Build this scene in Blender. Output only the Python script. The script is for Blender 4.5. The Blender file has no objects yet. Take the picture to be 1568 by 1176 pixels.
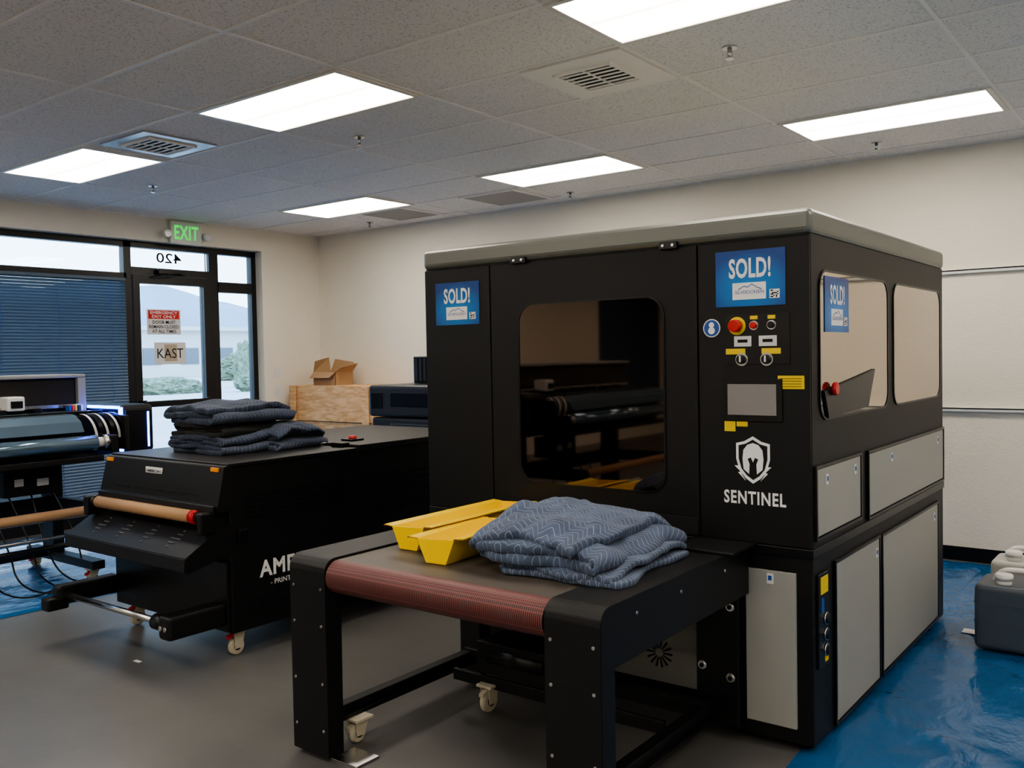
import bpy, bmesh, math, random
from mathutils import Vector, Matrix, noise
random.seed(4)
S=bpy.context.scene
COL=S.collection
# ------------------------------------------------------------ materials
def mat(name,col,rough=.5,metal=0,bump=0,bscale=200,var=0,vscale=3,emit=None,es=0,spec=.5,trans=0,coat=0):
    m=bpy.data.materials.new(name);m.use_nodes=True
    N=m.node_tree.nodes;Lk=m.node_tree.links;b=N["Principled BSDF"]
    b.inputs["Base Color"].default_value=(*col,1);b.inputs["Roughness"].default_value=rough
    b.inputs["Metallic"].default_value=metal;b.inputs["Specular IOR Level"].default_value=spec
    b.inputs["Coat Weight"].default_value=coat
    if emit: b.inputs["Emission Color"].default_value=(*emit,1);b.inputs["Emission Strength"].default_value=es
    tc=N.new("ShaderNodeTexCoord")
    if var:
        n=N.new("ShaderNodeTexNoise");n.inputs["Scale"].default_value=vscale;n.inputs["Detail"].default_value=5
        Lk.new(tc.outputs["Object"],n.inputs["Vector"])
        r=N.new("ShaderNodeMapRange");r.inputs[1].default_value=.3;r.inputs[2].default_value=.7
        r.inputs[3].default_value=1-var;r.inputs[4].default_value=1+var;Lk.new(n.outputs[0],r.inputs[0])
        v=N.new("ShaderNodeVectorMath");v.operation='SCALE';v.inputs[0].default_value=col
        Lk.new(r.outputs[0],v.inputs["Scale"]);Lk.new(v.outputs[0],b.inputs["Base Color"])
    if bump:
        n=N.new("ShaderNodeTexNoise");n.inputs["Scale"].default_value=bscale;n.inputs["Detail"].default_value=3
        Lk.new(tc.outputs["Object"],n.inputs["Vector"])
        bp=N.new("ShaderNodeBump");bp.inputs["Strength"].default_value=bump;bp.inputs["Distance"].default_value=.01
        Lk.new(n.outputs[0],bp.inputs["Height"]);Lk.new(bp.outputs[0],b.inputs["Normal"])
    return m
def nodes(m): return m.node_tree.nodes,m.node_tree.links,m.node_tree.nodes["Principled BSDF"]
def math_(N,L,op,a,b=None,c=None):
    n=N.new("ShaderNodeMath");n.operation=op
    for i,v in enumerate((a,b,c)):
        if v is None: continue
        if isinstance(v,(int,float)): n.inputs[i].default_value=v
        else: L.new(v,n.inputs[i])
    return n.outputs[0]
def ramp2(N,L,fac,c0,c1,p0=0,p1=1):
    r=N.new("ShaderNodeValToRGB");L.new(fac,r.inputs[0]);e=r.color_ramp.elements
    e[0].position=p0;e[0].color=(*c0,1);e[1].position=p1;e[1].color=(*c1,1);return r.outputs[0]

BLK=mat("black_powdercoat",(.0055,.0055,.0065),.45,bump=.12,bscale=900,spec=.38)
BLK2=mat("black_plastic",(.0045,.0045,.0055),.3)
BLKM=mat("black_matte",(.004,.004,.005),.8)
CAPG=mat("cap_silver_green",(.17,.18,.165),.36,metal=.4)
PANG=mat("panel_grey",(.35,.35,.32),.5,bump=.05,bscale=600)
CHR=mat("steel",(.6,.6,.6),.25,metal=1)
ALU=mat("brushed_alu",(.55,.57,.6),.4,metal=.9)
WHT=mat("white_plastic",(.72,.72,.70),.4)
WPR=mat("white_print",(.85,.85,.85),.5)
WLAB=mat("white_label",(.7,.7,.7),.5)
RED=mat("red_plastic",(.6,.02,.02),.3)
YEL=mat("yellow_label",(.85,.62,.02),.5)
YELP=mat("yellow_plastic",(.9,.60,.005),.35)
BLU=mat("blue_sticker",(.02,.09,.35),.4)
CREAM=mat("castor_cream",(.6,.55,.42),.5)
TAN=mat("cardboard_tube",(.42,.25,.13),.6)
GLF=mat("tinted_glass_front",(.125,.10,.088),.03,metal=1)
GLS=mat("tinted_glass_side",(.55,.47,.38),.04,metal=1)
DSC=mat("touch_screen",(.34,.33,.34),.15,metal=.5)
FRM=mat("dark_bronze_frame",(.006,.006,.007),.4)
# glass
GL=bpy.data.materials.new("window_glass");GL.use_nodes=True
N=GL.node_tree.nodes;L=GL.node_tree.links;N.clear()
o=N.new("ShaderNodeOutputMaterial");mx=N.new("ShaderNodeMixShader");tr=N.new("ShaderNodeBsdfTransparent");gl=N.new("ShaderNodeBsdfGlossy")
tr.inputs[0].default_value=(.82,.90,.94,1);gl.inputs["Roughness"].default_value=.01;fr=N.new("ShaderNodeFresnel")
L.new(fr.outputs[0],mx.inputs[0]);L.new(tr.outputs[0],mx.inputs[1]);L.new(gl.outputs[0],mx.inputs[2]);L.new(mx.outputs[0],o.inputs[0])
# wall
WALL=mat("painted_wall",(.79,.745,.65),.6,bump=.25,bscale=90)
# ceiling tile
CEIL=mat("ceiling_tile",(.56,.53,.50),.9)
N,L,b=nodes(CEIL);tc=N.new("ShaderNodeTexCoord")
n1=N.new("ShaderNodeTexNoise");n1.inputs["Scale"].default_value=85;n1.inputs["Detail"].default_value=4;n1.inputs["Roughness"].default_value=.7;L.new(tc.outputs["Object"],n1.inputs["Vector"])
c=ramp2(N,L,n1.outputs[0],(.58,.555,.53),(.88,.85,.81),.36,.46);L.new(c,b.inputs["Base Color"])
bp=N.new("ShaderNodeBump");bp.inputs["Strength"].default_value=.35;bp.inputs["Distance"].default_value=.003;L.new(n1.outputs[0],bp.inputs["Height"]);L.new(bp.outputs[0],b.inputs["Normal"])
TBAR=mat("tbar",(.90,.87,.83),.5)
# lens
LENS=bpy.data.materials.new("light_lens");LENS.use_nodes=True
N=LENS.node_tree.nodes;L=LENS.node_tree.links;N.clear()
o=N.new("ShaderNodeOutputMaterial");e=N.new("ShaderNodeEmission");L.new(e.outputs[0],o.inputs[0])
tc=N.new("ShaderNodeTexCoord");sp=N.new("ShaderNodeSeparateXYZ");L.new(tc.outputs["Object"],sp.inputs[0])
w=math_(N,L,'PINGPONG',math_(N,L,'ABSOLUTE',sp.outputs[1]),.14)
s=math_(N,L,'MULTIPLY_ADD',w,66,3.6)
e.inputs[0].default_value=(1,.90,.77,1);L.new(s,e.inputs[1])
# floor
FLO=mat("floor_grey",(.16,.155,.15),.42,bump=.04,bscale=20)
N,L,b=nodes(FLO);tc=N.new("ShaderNodeTexCoord");n1=N.new("ShaderNodeTexNoise");n1.inputs["Scale"].default_value=1.3;n1.inputs["Detail"].default_value=8;n1.inputs["Roughness"].default_value=.65
L.new(tc.outputs["Object"],n1.inputs["Vector"]);L.new(ramp2(N,L,n1.outputs[0],(.088,.086,.083),(.128,.125,.121),.3,.7),b.inputs["Base Color"])
# tarp
TARP=mat("blue_tarp",(.010,.10,.27),.17,var=.06,vscale=2)
N,L,b=nodes(TARP);tc=N.new("ShaderNodeTexCoord")
mp=N.new("ShaderNodeMapping");mp.inputs["Scale"].default_value=(1,.5,1);mp.inputs["Rotation"].default_value=(0,0,.5);L.new(tc.outputs["Object"],mp.inputs[0])
n1=N.new("ShaderNodeTexNoise");n1.inputs["Scale"].default_value=5;n1.inputs["Detail"].default_value=5;n1.inputs["Distortion"].default_value=.7;L.new(mp.outputs[0],n1.inputs["Vector"])
n2=N.new("ShaderNodeTexNoise");n2.inputs["Scale"].default_value=28;n2.inputs["Detail"].default_value=2;L.new(mp.outputs[0],n2.inputs["Vector"])
bp=N.new("ShaderNodeBump");bp.inputs["Strength"].default_value=.55;bp.inputs["Distance"].default_value=.035;L.new(math_(N,L,'MULTIPLY_ADD',n2.outputs[0],.12,n1.outputs[0]),bp.inputs["Height"]);L.new(bp.outputs[0],b.inputs["Normal"])
# belt mesh
def beltmat(name,c0,c1):
    m=mat(name,c0,.5);N,L,b=nodes(m);tc=N.new("ShaderNodeTexCoord");sp=N.new("ShaderNodeSeparateXYZ");L.new(tc.outputs["Object"],sp.inputs[0])
    a=math_(N,L,'PINGPONG',sp.outputs[0],.004);a=math_(N,L,'MULTIPLY',a,250)
    g=math_(N,L,'PINGPONG',sp.outputs[1],.004);g=math_(N,L,'MULTIPLY',g,250)
    f=math_(N,L,'MAXIMUM',a,math_(N,L,'MULTIPLY',g,.8));L.new(ramp2(N,L,f,c0,c1,.45,.8),b.inputs["Base Color"]);return m
BELT=beltmat("belt_mesh",(.015,.012,.010),(.14,.118,.10))
ROLR=beltmat("belt_roll_red",(.025,.010,.010),(.22,.065,.06))
# wood / osb
WOOD=mat("crate_plywood",(.55,.34,.17),.7)
N,L,b=nodes(WOOD);tc=N.new("ShaderNodeTexCoord");mp=N.new("ShaderNodeMapping");mp.inputs["Scale"].default_value=(3,3,14);L.new(tc.outputs["Object"],mp.inputs[0])
n1=N.new("ShaderNodeTexNoise");n1.inputs["Scale"].default_value=3;n1.inputs["Detail"].default_value=6;L.new(mp.outputs[0],n1.inputs["Vector"]);L.new(ramp2(N,L,n1.outputs[0],(.58,.31,.13),(.80,.52,.27),.35,.65),b.inputs["Base Color"])
CARD=mat("cardboard",(.38,.24,.13),.8)
# blanket quilt
def quilt(name,base,line):
    m=mat(name,base,.9);N,L,b=nodes(m);at=N.new("ShaderNodeUVMap");at.uv_map="UVMap"
    sp=N.new("ShaderNodeSeparateXYZ");L.new(at.outputs[0],sp.inputs[0])
    z=math_(N,L,'PINGPONG',sp.outputs[0],.034)
    v=math_(N,L,'ADD',sp.outputs[1],z)
    fr=math_(N,L,'FRACT',math_(N,L,'MULTIPLY',v,42.0))
    k=math_(N,L,'ABSOLUTE',math_(N,L,'SUBTRACT',fr,.5))
    ln=math_(N,L,'LESS_THAN',k,.045)
    n1=N.new("ShaderNodeTexNoise");n1.inputs["Scale"].default_value=14;n1.inputs["Detail"].default_value=4
    tc=N.new("ShaderNodeTexCoord");L.new(tc.outputs["Object"],n1.inputs["Vector"])
    bc=ramp2(N,L,n1.outputs[0],tuple(x*.8 for x in base),tuple(x*1.2 for x in base),.3,.7)
    mx=N.new("ShaderNodeMix");mx.data_type='RGBA';L.new(ln,mx.inputs[0]);L.new(bc,mx.inputs[6]);mx.inputs[7].default_value=(*line,1)
    L.new(mx.outputs[2],b.inputs["Base Color"])
    bp=N.new("ShaderNodeBump");bp.inputs["Strength"].default_value=.4;bp.inputs["Distance"].default_value=.003
    hh=math_(N,L,'SUBTRACT',1,math_(N,L,'POWER',math_(N,L,'SUBTRACT',1,math_(N,L,'MULTIPLY',k,2)),3))
    L.new(hh,bp.inputs["Height"]);L.new(bp.outputs[0],b.inputs["Normal"]);b.inputs["Sheen Weight"].default_value=.05
    return m
QB=quilt("quilt_blue",(.062,.088,.148),(.24,.28,.34))
QN=quilt("quilt_navy",(.026,.037,.068),(.10,.125,.17))
QK=quilt("quilt_black",(.009,.009,.010),(.02,.02,.022))
# poster blue
POST=mat("poster_blue",(.02,.2,.6),.35)
N,L,b=nodes(POST);tc=N.new("ShaderNodeTexCoord");gr=N.new("ShaderNodeTexGradient");gr.gradient_type='SPHERICAL'
mp=N.new("ShaderNodeMapping");mp.inputs["Location"].default_value=(-.5,-.5,-.35);mp.inputs["Scale"].default_value=(1.,1.,1.)
L.new(tc.outputs["Generated"],mp.inputs[0]);L.new(mp.outputs[0],gr.inputs[0]);L.new(ramp2(N,L,gr.outputs[0],(.006,.06,.27),(.01,.38,.95),.2,.75),b.inputs["Base Color"])

# ------------------------------------------------------------ builders
def root(name,loc=(0,0,0)):
    e=bpy.data.objects.new(name,None);e.location=loc;e.empty_display_size=.1;COL.objects.link(e);return e
def link(me,name,m,parent=None,smooth=False):
    ob=bpy.data.objects.new(name,me);COL.objects.link(ob)
    if m: me.materials.append(m)
    if smooth:
        for p in me.polygons:p.use_smooth=True
    if parent:
        ob.parent=parent;ob.matrix_parent_inverse=Matrix.Translation(parent.location).inverted() if parent.type=='EMPTY' else parent.matrix_world.inverted()
    return ob
def frombm(bm,name,m,parent=None,smooth=False,center=False):
    bmesh.ops.recalc_face_normals(bm,faces=bm.faces)
    me=bpy.data.meshes.new(name)
    if center:
        c=sum((v.co for v in bm.verts),Vector())/len(bm.verts)
        for v in bm.verts:v.co-=c
    bm.to_mesh(me);bm.free();ob=link(me,name,m,parent,smooth)
    if center: ob.location=c
    return ob
def addbox(bm,x0,x1,y0,y1,z0,z1):
    r=bmesh.ops.create_cube(bm,size=1)
    for v in r['verts']: v.co=Vector(((x0+x1)/2+v.co.x*(x1-x0),(y0+y1)/2+v.co.y*(y1-y0),(z0+z1)/2+v.co.z*(z1-z0)))
    return r['verts']
def box(name,x0,x1,y0,y1,z0,z1,m,parent=None,bev=.003,seg=2,center=False):
    bm=bmesh.new();addbox(bm,x0,x1,y0,y1,z0,z1)
    if bev: bmesh.ops.bevel(bm,geom=bm.edges[:],offset=bev,segments=seg,affect='EDGES',profile=.5)
    return frombm(bm,name,m,parent,center=center)
def boxes(name,lst,m,parent=None):
    bm=bmesh.new()
    for b_ in lst: addbox(bm,*b_)
    return frombm(bm,name,m,parent)
def cyl(name,p0,p1,r,m,parent=None,seg=32,r2=None,bev=0):
    p0=Vector(p0);p1=Vector(p1);bm=bmesh.new();d=p1-p0
    bmesh.ops.create_cone(bm,cap_ends=True,segments=seg,radius1=r,radius2=r if r2 is None else r2,depth=d.length)
    if bev:
        es=[e for e in bm.edges if all(abs(abs(v.co.z)-d.length/2)<1e-6 for v in e.verts)]
        bmesh.ops.bevel(bm,geom=es,offset=bev,segments=2,affect='EDGES')
    q=d.to_track_quat('Z','Y').to_matrix().to_4x4();bm.transform(Matrix.Translation((p0+p1)/2)@q)
    ob=frombm(bm,name,m,parent)
    for p in ob.data.polygons: p.use_smooth=len(p.vertices)<=4
    return ob
def P3(plane,u,v,a):
    return Vector((u,a,v)) if plane=='Y' else Vector((a,u,v)) if plane=='X' else Vector((u,v,a))
def prism(name,plane,pts,a0,a1,m,parent=None,bev=0):
    bm=bmesh.new();A=[bm.verts.new(P3(plane,u,v,a0)) for u,v in pts];B=[bm.verts.new(P3(plane,u,v,a1)) for u,v in pts]
    n=len(pts);bm.faces.new(A);bm.faces.new(B[::-1])
    for i in range(n): bm.faces.new((A[i],B[i],B[(i+1)%n],A[(i+1)%n]))
    if bev: bmesh.ops.bevel(bm,geom=bm.edges[:],offset=bev,segments=2,affect='EDGES')
    return frombm(bm,name,m,parent)
def rr(u0,u1,v0,v1,r,n=6):
    o=[]
    for cx,cy,a in((u1-r,v1-r,0),(u0+r,v1-r,90),(u0+r,v0+r,180),(u1-r,v0+r,270)):
        for i in range(n+1):
            t=math.radians(a+90*i/n);o.append((cx+r*math.cos(t),cy+r*math.sin(t)))
    return o
def ring(name,plane,outer,inner,a0,a1,m,parent=None):
    bm=bmesh.new();n=len(outer)
    V=[[bm.verts.new(P3(plane,u,v,a)) for u,v in pts] for pts in(outer,inner) for a in(a0,a1)]
    Oa,Ob,Ia,Ib=V
    for i in range(n):
        j=(i+1)%n
        bm.faces.new((Oa[i],Oa[j],Ia[j],Ia[i]));bm.faces.new((Ob[i],Ib[i],Ib[j],Ob[j]))
        bm.faces.new((Oa[i],Ob[i],Ob[j],Oa[j]));bm.faces.new((Ia[i],Ia[j],Ib[j],Ib[i]))
    return frombm(bm,name,m,parent)
def text(body,u0,u1,v0,v1,plane,pos,m,parent,bold=.02,name="lettering",mirror=False,sp=1.):
    cu=bpy.data.curves.new("tmp","FONT");cu.body=body;cu.size=1;cu.offset=bold;cu.extrude=.0;cu.resolution_u=3;cu.align_x='CENTER';cu.space_character=sp
    ob=bpy.data.objects.new("tmp",cu);COL.objects.link(ob);bpy.context.view_layer.update()
    me=bpy.data.meshes.new_from_object(ob.evaluated_get(bpy.context.evaluated_depsgraph_get()))
    bpy.data.objects.remove(ob);xs=[v.co.x for v in me.vertices];ys=[v.co.y for v in me.vertices]
    a,b_,c,d=min(xs),max(xs),min(ys),max(ys)
    for v in me.vertices:
        fu=(v.co.x-a)/(b_-a)
        if mirror:fu=1-fu
        v.co=P3(plane,u0+fu*(u1-u0),v0+(v.co.y-c)/(d-c)*(v1-v0),pos)
    me.materials.clear();return link(me,name,m,parent)
def curve(name,pts,r,m,parent=None):
    cu=bpy.data.curves.new(name,"CURVE");cu.dimensions='3D';cu.bevel_depth=r;cu.bevel_resolution=3
    s=cu.splines.new('NURBS');s.points.add(len(pts)-1);s.use_endpoint_u=True;s.order_u=3
    for p,q in zip(s.points,pts): p.co=(*q,1)
    ob=bpy.data.objects.new(name,cu);COL.objects.link(ob);cu.materials.append(m)
    if parent: ob.parent=parent;ob.matrix_parent_inverse=Matrix.Translation(parent.location).inverted()
    return ob
def castor(x,y,parent,r=.04,top=.13,m=CREAM,brake=None):
    cyl("castor_wheel",(x-.014,y-.01,r),(x+.014,y-.01,r),r,m,parent,24,bev=.005)
    cyl("castor_hub",(x-.018,y-.01,r),(x+.018,y-.01,r),r*.45,BLK2,parent,16)
    for s in(-1,1): prism("castor_fork",'X',[(y-.03,r*.8),(y+.01,r*.8),(y+.035,top-.02),(y-.035,top-.02)],x+s*.02,x+s*.024,CREAM,parent)
    box("castor_plate",x-.04,x+.04,y-.045,y+.045,top-.02,top-.008,CREAM,parent,.002)
    prism("castor_brake",'X',[(y-.06,top-.055),(y-.03,top-.045),(y-.03,top-.03),(y-.06,top-.04)],x-.012,x+.012,brake or RED,parent)

# ------------------------------------------------------------ room
XW,XE,YN,YS,ZC=-8.2,2.6,7.05,-9.0,2.945
box("floor",XW-.4,XE+.2,YS-.2,YN+.2,-.1,0,FLO,bev=0)
box("ceiling",XW-.2,XE+.2,YS-.2,YN+.2,ZC,ZC+.1,CEIL,bev=0)
box("wall_north",XW-.2,XE+.2,YN,YN+.2,0,ZC,WALL,bev=0)
box("wall_south",XW-.2,XE+.2,YS-.2,YS,0,ZC,WALL,bev=0)
box("wall_east",XE,XE+.2,YS,YN,0,ZC,WALL,bev=0)
OY0,OY1,OZ=.6,6.25,2.71
boxes("wall_west",[(XW-.2,XW,YS,OY0,0,ZC),(XW-.2,XW,OY1,YN,0,ZC),(XW-.2,XW,OY0,OY1,OZ,ZC)],WALL)
box("baseboard_north",XW,XE,YN-.012,YN,0,.1,BLK2,bev=.002)
box("baseboard_west",XW,XW+.012,OY1,YN-.012,0,.1,BLK2,bev=.002)
# ceiling grid
CX0,PX,CY0,PY=-3.975,1.22,3.342,.63
g=[]
xs=[CX0+PX*(i+.5) for i in range(-5,6)];ys=[CY0+PY*(j+.5) for j in range(-21,7)]
for x in xs:
    if XW<x<XE: g.append((x-.010,x+.010,YS,YN,ZC-.005,ZC))
for y in ys:
    if YS<y<YN: g.append((XW,XE,y-.010,y+.010,ZC-.0055,ZC))
g+= [(XW,XE,YN-.022,YN,ZC-.006,ZC),(XW,XW+.022,YS,YN,ZC-.006,ZC)]
boxes("trim_ceiling_grid",g,TBAR)
# troffers
TFR=mat("troffer_frame",(.75,.72,.66),.4)
for ix in(-2,0,2,4):
    for jy in(0,4,-4,-8,-12,-16):
        x=CX0+PX*ix;y=CY0+PY*jy
        if x>XE: continue
        r=root("ceiling_light",(x,y,ZC-.02))
        ring("frame",'Z',[(x-.6,y-.305),(x+.6,y-.305),(x+.6,y+.305),(x-.6,y+.305)],[(x-.57,y-.28),(x+.57,y-.28),(x+.57,y+.28),(x-.57,y+.28)],ZC-.014,ZC-.001,TFR,r)
        box("lens",x-.57,x+.57,y-.28,y+.28,ZC-.010,ZC-.004,LENS,r,bev=0,center=True)
# supply diffusers
def diffuser(x,y,plate,m1,core=.17,slats=6,name="ceiling_air_vent",m2=None):
    m2=m2 or m1
    r=root(name,(x,y,ZC-.02))
    ring("plate",'Z',[(x-plate,y-plate),(x+plate,y-plate),(x+plate,y+plate),(x-plate,y+plate)],[(x-core,y-core),(x+core,y-core),(x+core,y+core),(x-core,y+core)],ZC-.012,ZC-.001,m1,r)
    box("duct_opening",x-core,x+core,y-core,y+core,ZC-.004,ZC-.001,BLKM,r,0)
    for i in range(slats):
        yy=y-core+(i+.5)*2*core/slats
        box("slat",x-core,x+core,yy-.002,yy+.018,ZC-.022,ZC-.019,m2,r,0)
    box("centre_divider",x-.004,x+.004,y-core,y+core,ZC-.024,ZC-.018,m2,r,0)
    ring("core_rim",'Z',[(x-core-.02,y-core-.02),(x+core+.02,y-core-.02),(x+core+.02,y+core+.02),(x-core-.02,y+core+.02)],[(x-core,y-core),(x+core,y-core),(x+core,y+core),(x-core,y+core)],ZC-.024,ZC-.012,m2,r)
VW=mat("vent_white",(.92,.88,.82),.5);FOIL=mat("foil_plate",(.6,.6,.6),.3,metal=.7)
diffuser(CX0+PX*1.25,CY0+PY,.29,VW,.15)
diffuser(CX0-PX*1.18,CY0,.26,FOIL,.15,m2=VW)
PERF=mat("perforated_return",(.36,.34,.32),.6)
for cx in(-5.0,-6.33):
    r=root("return_air_grille",(cx,6.5,ZC-.02))
    ring("frame",'Z',[(cx-.31,6.19),(cx+.31,6.19),(cx+.31,6.81),(cx-.31,6.81)],[(cx-.28,6.22),(cx+.28,6.22),(cx+.28,6.78),(cx-.28,6.78)],ZC-.012,ZC-.001,TBAR,r)
    box("perforated_face",cx-.28,cx+.28,6.22,6.78,ZC-.009,ZC-.002,PERF,r,0)
for x,y in((-1.77,4.03),(-4.31,4.07),(-1.81,6.55),(-4.43,6.68),(-6.73,4.09),(-6.95,6.68),(-6.7,1.6),(-4.3,1.5)):
    r=root("fire_sprinkler",(x,y,ZC-.03))
    cyl("escutcheon",(x,y,ZC-.008),(x,y,ZC-.001),.035,CHR,r);cyl("stem",(x,y,ZC-.05),(x,y,ZC-.008),.011,CHR,r,12)
    cyl("deflector",(x,y,ZC-.056),(x,y,ZC-.052),.02,CHR,r,12);box("arms",x-.014,x+.014,y-.003,y+.003,ZC-.052,ZC-.025,CHR,r,.001)
# wall rails
for z in(2.06,1.085):
    r=root("trim_wall_rail",(0,YN-.02,z))
    box("rail",-3,XE,YN-.03,YN,z-.018,z+.012,WHT,r,.004);box("slot",-3,XE,YN-.033,YN-.028,z+.002,z+.010,BLKM,r,0)

# ------------------------------------------------------------ storefront
FX0,FX1=-8.39,-8.31   # frame depth
def fbar(lst,y0,y1,z0,z1): lst.append((FX0,FX1,y0,y1,z0,z1))
r=root("window_1",(FX0,3,0));l=[]
fbar(l,OY0,4.79,2.65,OZ);fbar(l,OY0,4.72,0,.1)
for y in(OY0,2.0,3.36): fbar(l,y,y+.06,.0,OZ)
fbar(l,OY0,4.74,2.335,2.395);fbar(l,4.715,4.79,0,OZ)
boxes("frame",l,FRM,r);box("glass",FX0+.035,FX0+.045,OY0,4.72,.1,2.66,GL,r,0)
r=root("window_2",(FX0,6,0));l=[]
fbar(l,5.662,5.77,0,OZ);fbar(l,5.77,OY1,2.65,OZ);fbar(l,6.19,OY1,0,OZ);fbar(l,5.76,6.2,2.25,2.36);fbar(l,5.76,6.2,0,.12);boxes("frame",l,FRM,r)
box("glass",FX0+.035,FX0+.045,5.76,6.2,.1,2.66,GL,r,0)
r=root("door_1",(FX0,5.2,0));l=[]
fbar(l,4.792,5.66,2.39,2.46);fbar(l,4.792,5.66,2.65,OZ)
boxes("header",l,FRM,r)
l=[(FX0+.01,FX1+.01,4.80,4.87,.01,2.385),(FX0+.01,FX1+.01,5.585,5.655,.01,2.385),(FX0+.01,FX1+.01,4.87,5.585,2.30,2.385),(FX0+.01,FX1+.01,4.87,5.585,.01,.25)]
boxes("door_leaf_frame",l,FRM,r);box("door_glass",FX0+.045,FX0+.055,4.87,5.585,.25,2.30,GL,r,0)
box("transom_glass",FX0+.035,FX0+.045,4.80,5.655,2.46,2.65,GL,r,0)
box("panic_bar",FX1+.03,FX1+.075,4.85,5.6,1.08,1.14,BLK2,r,.01);box("panic_bracket",FX1+.01,FX1+.05,4.83,4.89,1.07,1.15,BLK2,r,.005);box("panic_bracket",FX1+.01,FX1+.05,5.57,5.63,1.07,1.15,BLK2,r,.005)
box("door_closer",FX1+.01,FX1+.06,5.05,5.35,2.40,2.45,BLK2,r,.006)
curve("closer_arm",[(FX1+.05,5.3,2.41),(FX1+.18,5.15,2.40),(FX1+.03,4.98,2.37)],.008,BLK2,r)
SX=FX0+.062
def sign(name,y0,y1,z0,z1):
    rr_=root(name,(SX,(y0+y1)/2,(z0+z1)/2));box("sheet",SX,SX+.003,y0,y1,z0,z1,WLAB,rr_,0);return rr_
q=sign("emergency_exit_sign",4.95,5.32,1.80,2.05)
box("red_band",SX+.003,SX+.004,4.965,5.305,1.955,2.04,RED,q,0)
text("EMERGENCY\nEXIT ONLY",4.985,5.285,1.965,2.032,'X',SX+.005,WPR,q,.01)
text("DOOR MUST\nREMAIN CLOSED\nAT ALL TIMES",4.97,5.30,1.815,1.94,'X',SX+.005,BLKM,q,.01)
q=sign("paper_door_notice",5.02,5.37,1.50,1.72);text("KAST",5.05,5.34,1.56,1.66,'X',SX+.005,BLKM,q,0)
TANP=mat("sign_tan",(.45,.37,.28),.6);box("tan_patch",SX+.003,SX+.004,5.13,5.27,1.53,1.70,TANP,q,0)
q=root("street_number_decal",(SX,5.2,2.55));text("420",5.08,5.36,2.52,2.62,'X',FX0+.05,BLKM,q,.01,mirror=True)
# exit sign
q=root("exit_sign",(XW,5.3,2.8));GRN=mat("exit_green",(.01,.42,.06),.4,emit=(.01,.8,.08),es=.6);SGN=mat("sign_housing",(.72,.74,.66),.4)
box("housing",XW,XW+.05,5.13,5.48,2.70,2.925,SGN,q,.006);text("EXIT",5.17,5.44,2.745,2.885,'X',XW+.052,GRN,q,.02,sp=1.08)
for y in(5.08,5.53):
    cyl("lamp_head",(XW+.02,y,2.80),(XW+.08,y,2.79),.035,SGN,q,24,.042,bev=.003);cyl("lamp_lens",(XW+.08,y,2.79),(XW+.083,y,2.79),.034,ALU,q)
    cyl("lamp_arm",(XW+.03,y,2.80),(XW+.03,5.3,2.80),.012,SGN,q)
for z in(1.38,1.17):
    q=root("light_switch",(XW,6.42,z));box("plate",XW,XW+.006,6.38,6.46,z-.06,z+.06,WHT,q,.002);box("toggle",XW+.006,XW+.014,6.41,6.43,z-.02,z+.02,WHT,q,.002)
# blinds
BL=bpy.data.materials.new("blind_slat");BL.use_nodes=True;N=BL.node_tree.nodes;L=BL.node_tree.links;b=N["Principled BSDF"]
b.inputs["Base Color"].default_value=(.095,.145,.215,1);b.inputs["Roughness"].default_value=.4
t_=N.new("ShaderNodeBsdfTranslucent");t_.inputs[0].default_value=(.06,.10,.15,1);mx=N.new("ShaderNodeMixShader");mx.inputs[0].default_value=.15
L.new(b.outputs[0],mx.inputs[1]);L.new(t_.outputs[0],mx.inputs[2]);L.new(mx.outputs[0],N["Material Output"].inputs[0])
def blind(y0,y1,z0,z1,x):
    q=root("window_blind",(x,(y0+y1)/2,z1));bm=bmesh.new();z=z0
    while z<z1-.03:
        pts=[(-.013,.015),(-.004,.007),(.006,-.004),(.012,-.015)]
        v=[[bm.verts.new((x+a,yy,z+b_)) for yy in(y0,y1)] for a,b_ in pts]
        for i in range(3): bm.faces.new((v[i][0],v[i][1],v[i+1][1],v[i+1][0]))
        z+=.0285
    frombm(bm,"slats",BL,q);box("head_rail",x-.02,x+.02,y0,y1,z1-.03,z1,BL,q,.002);box("bottom_rail",x-.012,x+.012,y0,y1,z0-.03,z0-.012,BL,q,.002)
    for f in(.12,.5,.88): cyl("ladder_cord",(x+.015,y0+(y1-y0)*f,z0),(x+.015,y0+(y1-y0)*f,z1),.0015,BLU,q,6)
for a,c in((.68,1.99),(2.03,3.35),(3.39,4.70)): blind(a,c,.2,2.34,-8.27)
blind(-8.6,-6.5,.4,2.6,-8.17)
# ------------------------------------------------------------ outside
ASPH=mat("outside_paving",(.55,.55,.53),.9,var=.1,vscale=.5)
box("ground_outside",-330,-8.42,-150,260,-.2,-.05,ASPH,bev=0)
HED=mat("hedge_leaves",(.19,.23,.15),.8,var=.5,vscale=6)
def lump(name,cx,cy,sx,sy,h,m,seed):
    bm=bmesh.new();bmesh.ops.create_icosphere(bm,subdivisions=5,radius=1)
    for v in bm.verts:
        n=noise.noise(v.co*3+Vector((seed,0,0)))*.22+noise.noise(v.co*11+Vector((seed,3,0)))*.12
        v.co*=1+n;v.co=Vector((cx+v.co.x*sx,cy+v.co.y*sy,-.06+max(0,(v.co.z+.6)/1.6)*h))
    frombm(bm,name,m)
for i,(cx,cy,sx,sy,h) in enumerate([(-40,24.5,1,2.2,.8),(-38,29.2,1,1.8,1.0),(-39,20,1.1,1.2,.6),(-60,45,2,3.5,2.2),(-64,32.,2,2,1.4),(-45,33.,.5,.8,2.6)]): lump("garden_hedge",cx,cy,sx,sy,h,HED,i*7.1)
HILL=mat("hill_haze",(.27,.33,.40),1,var=.2,vscale=.03)
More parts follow.
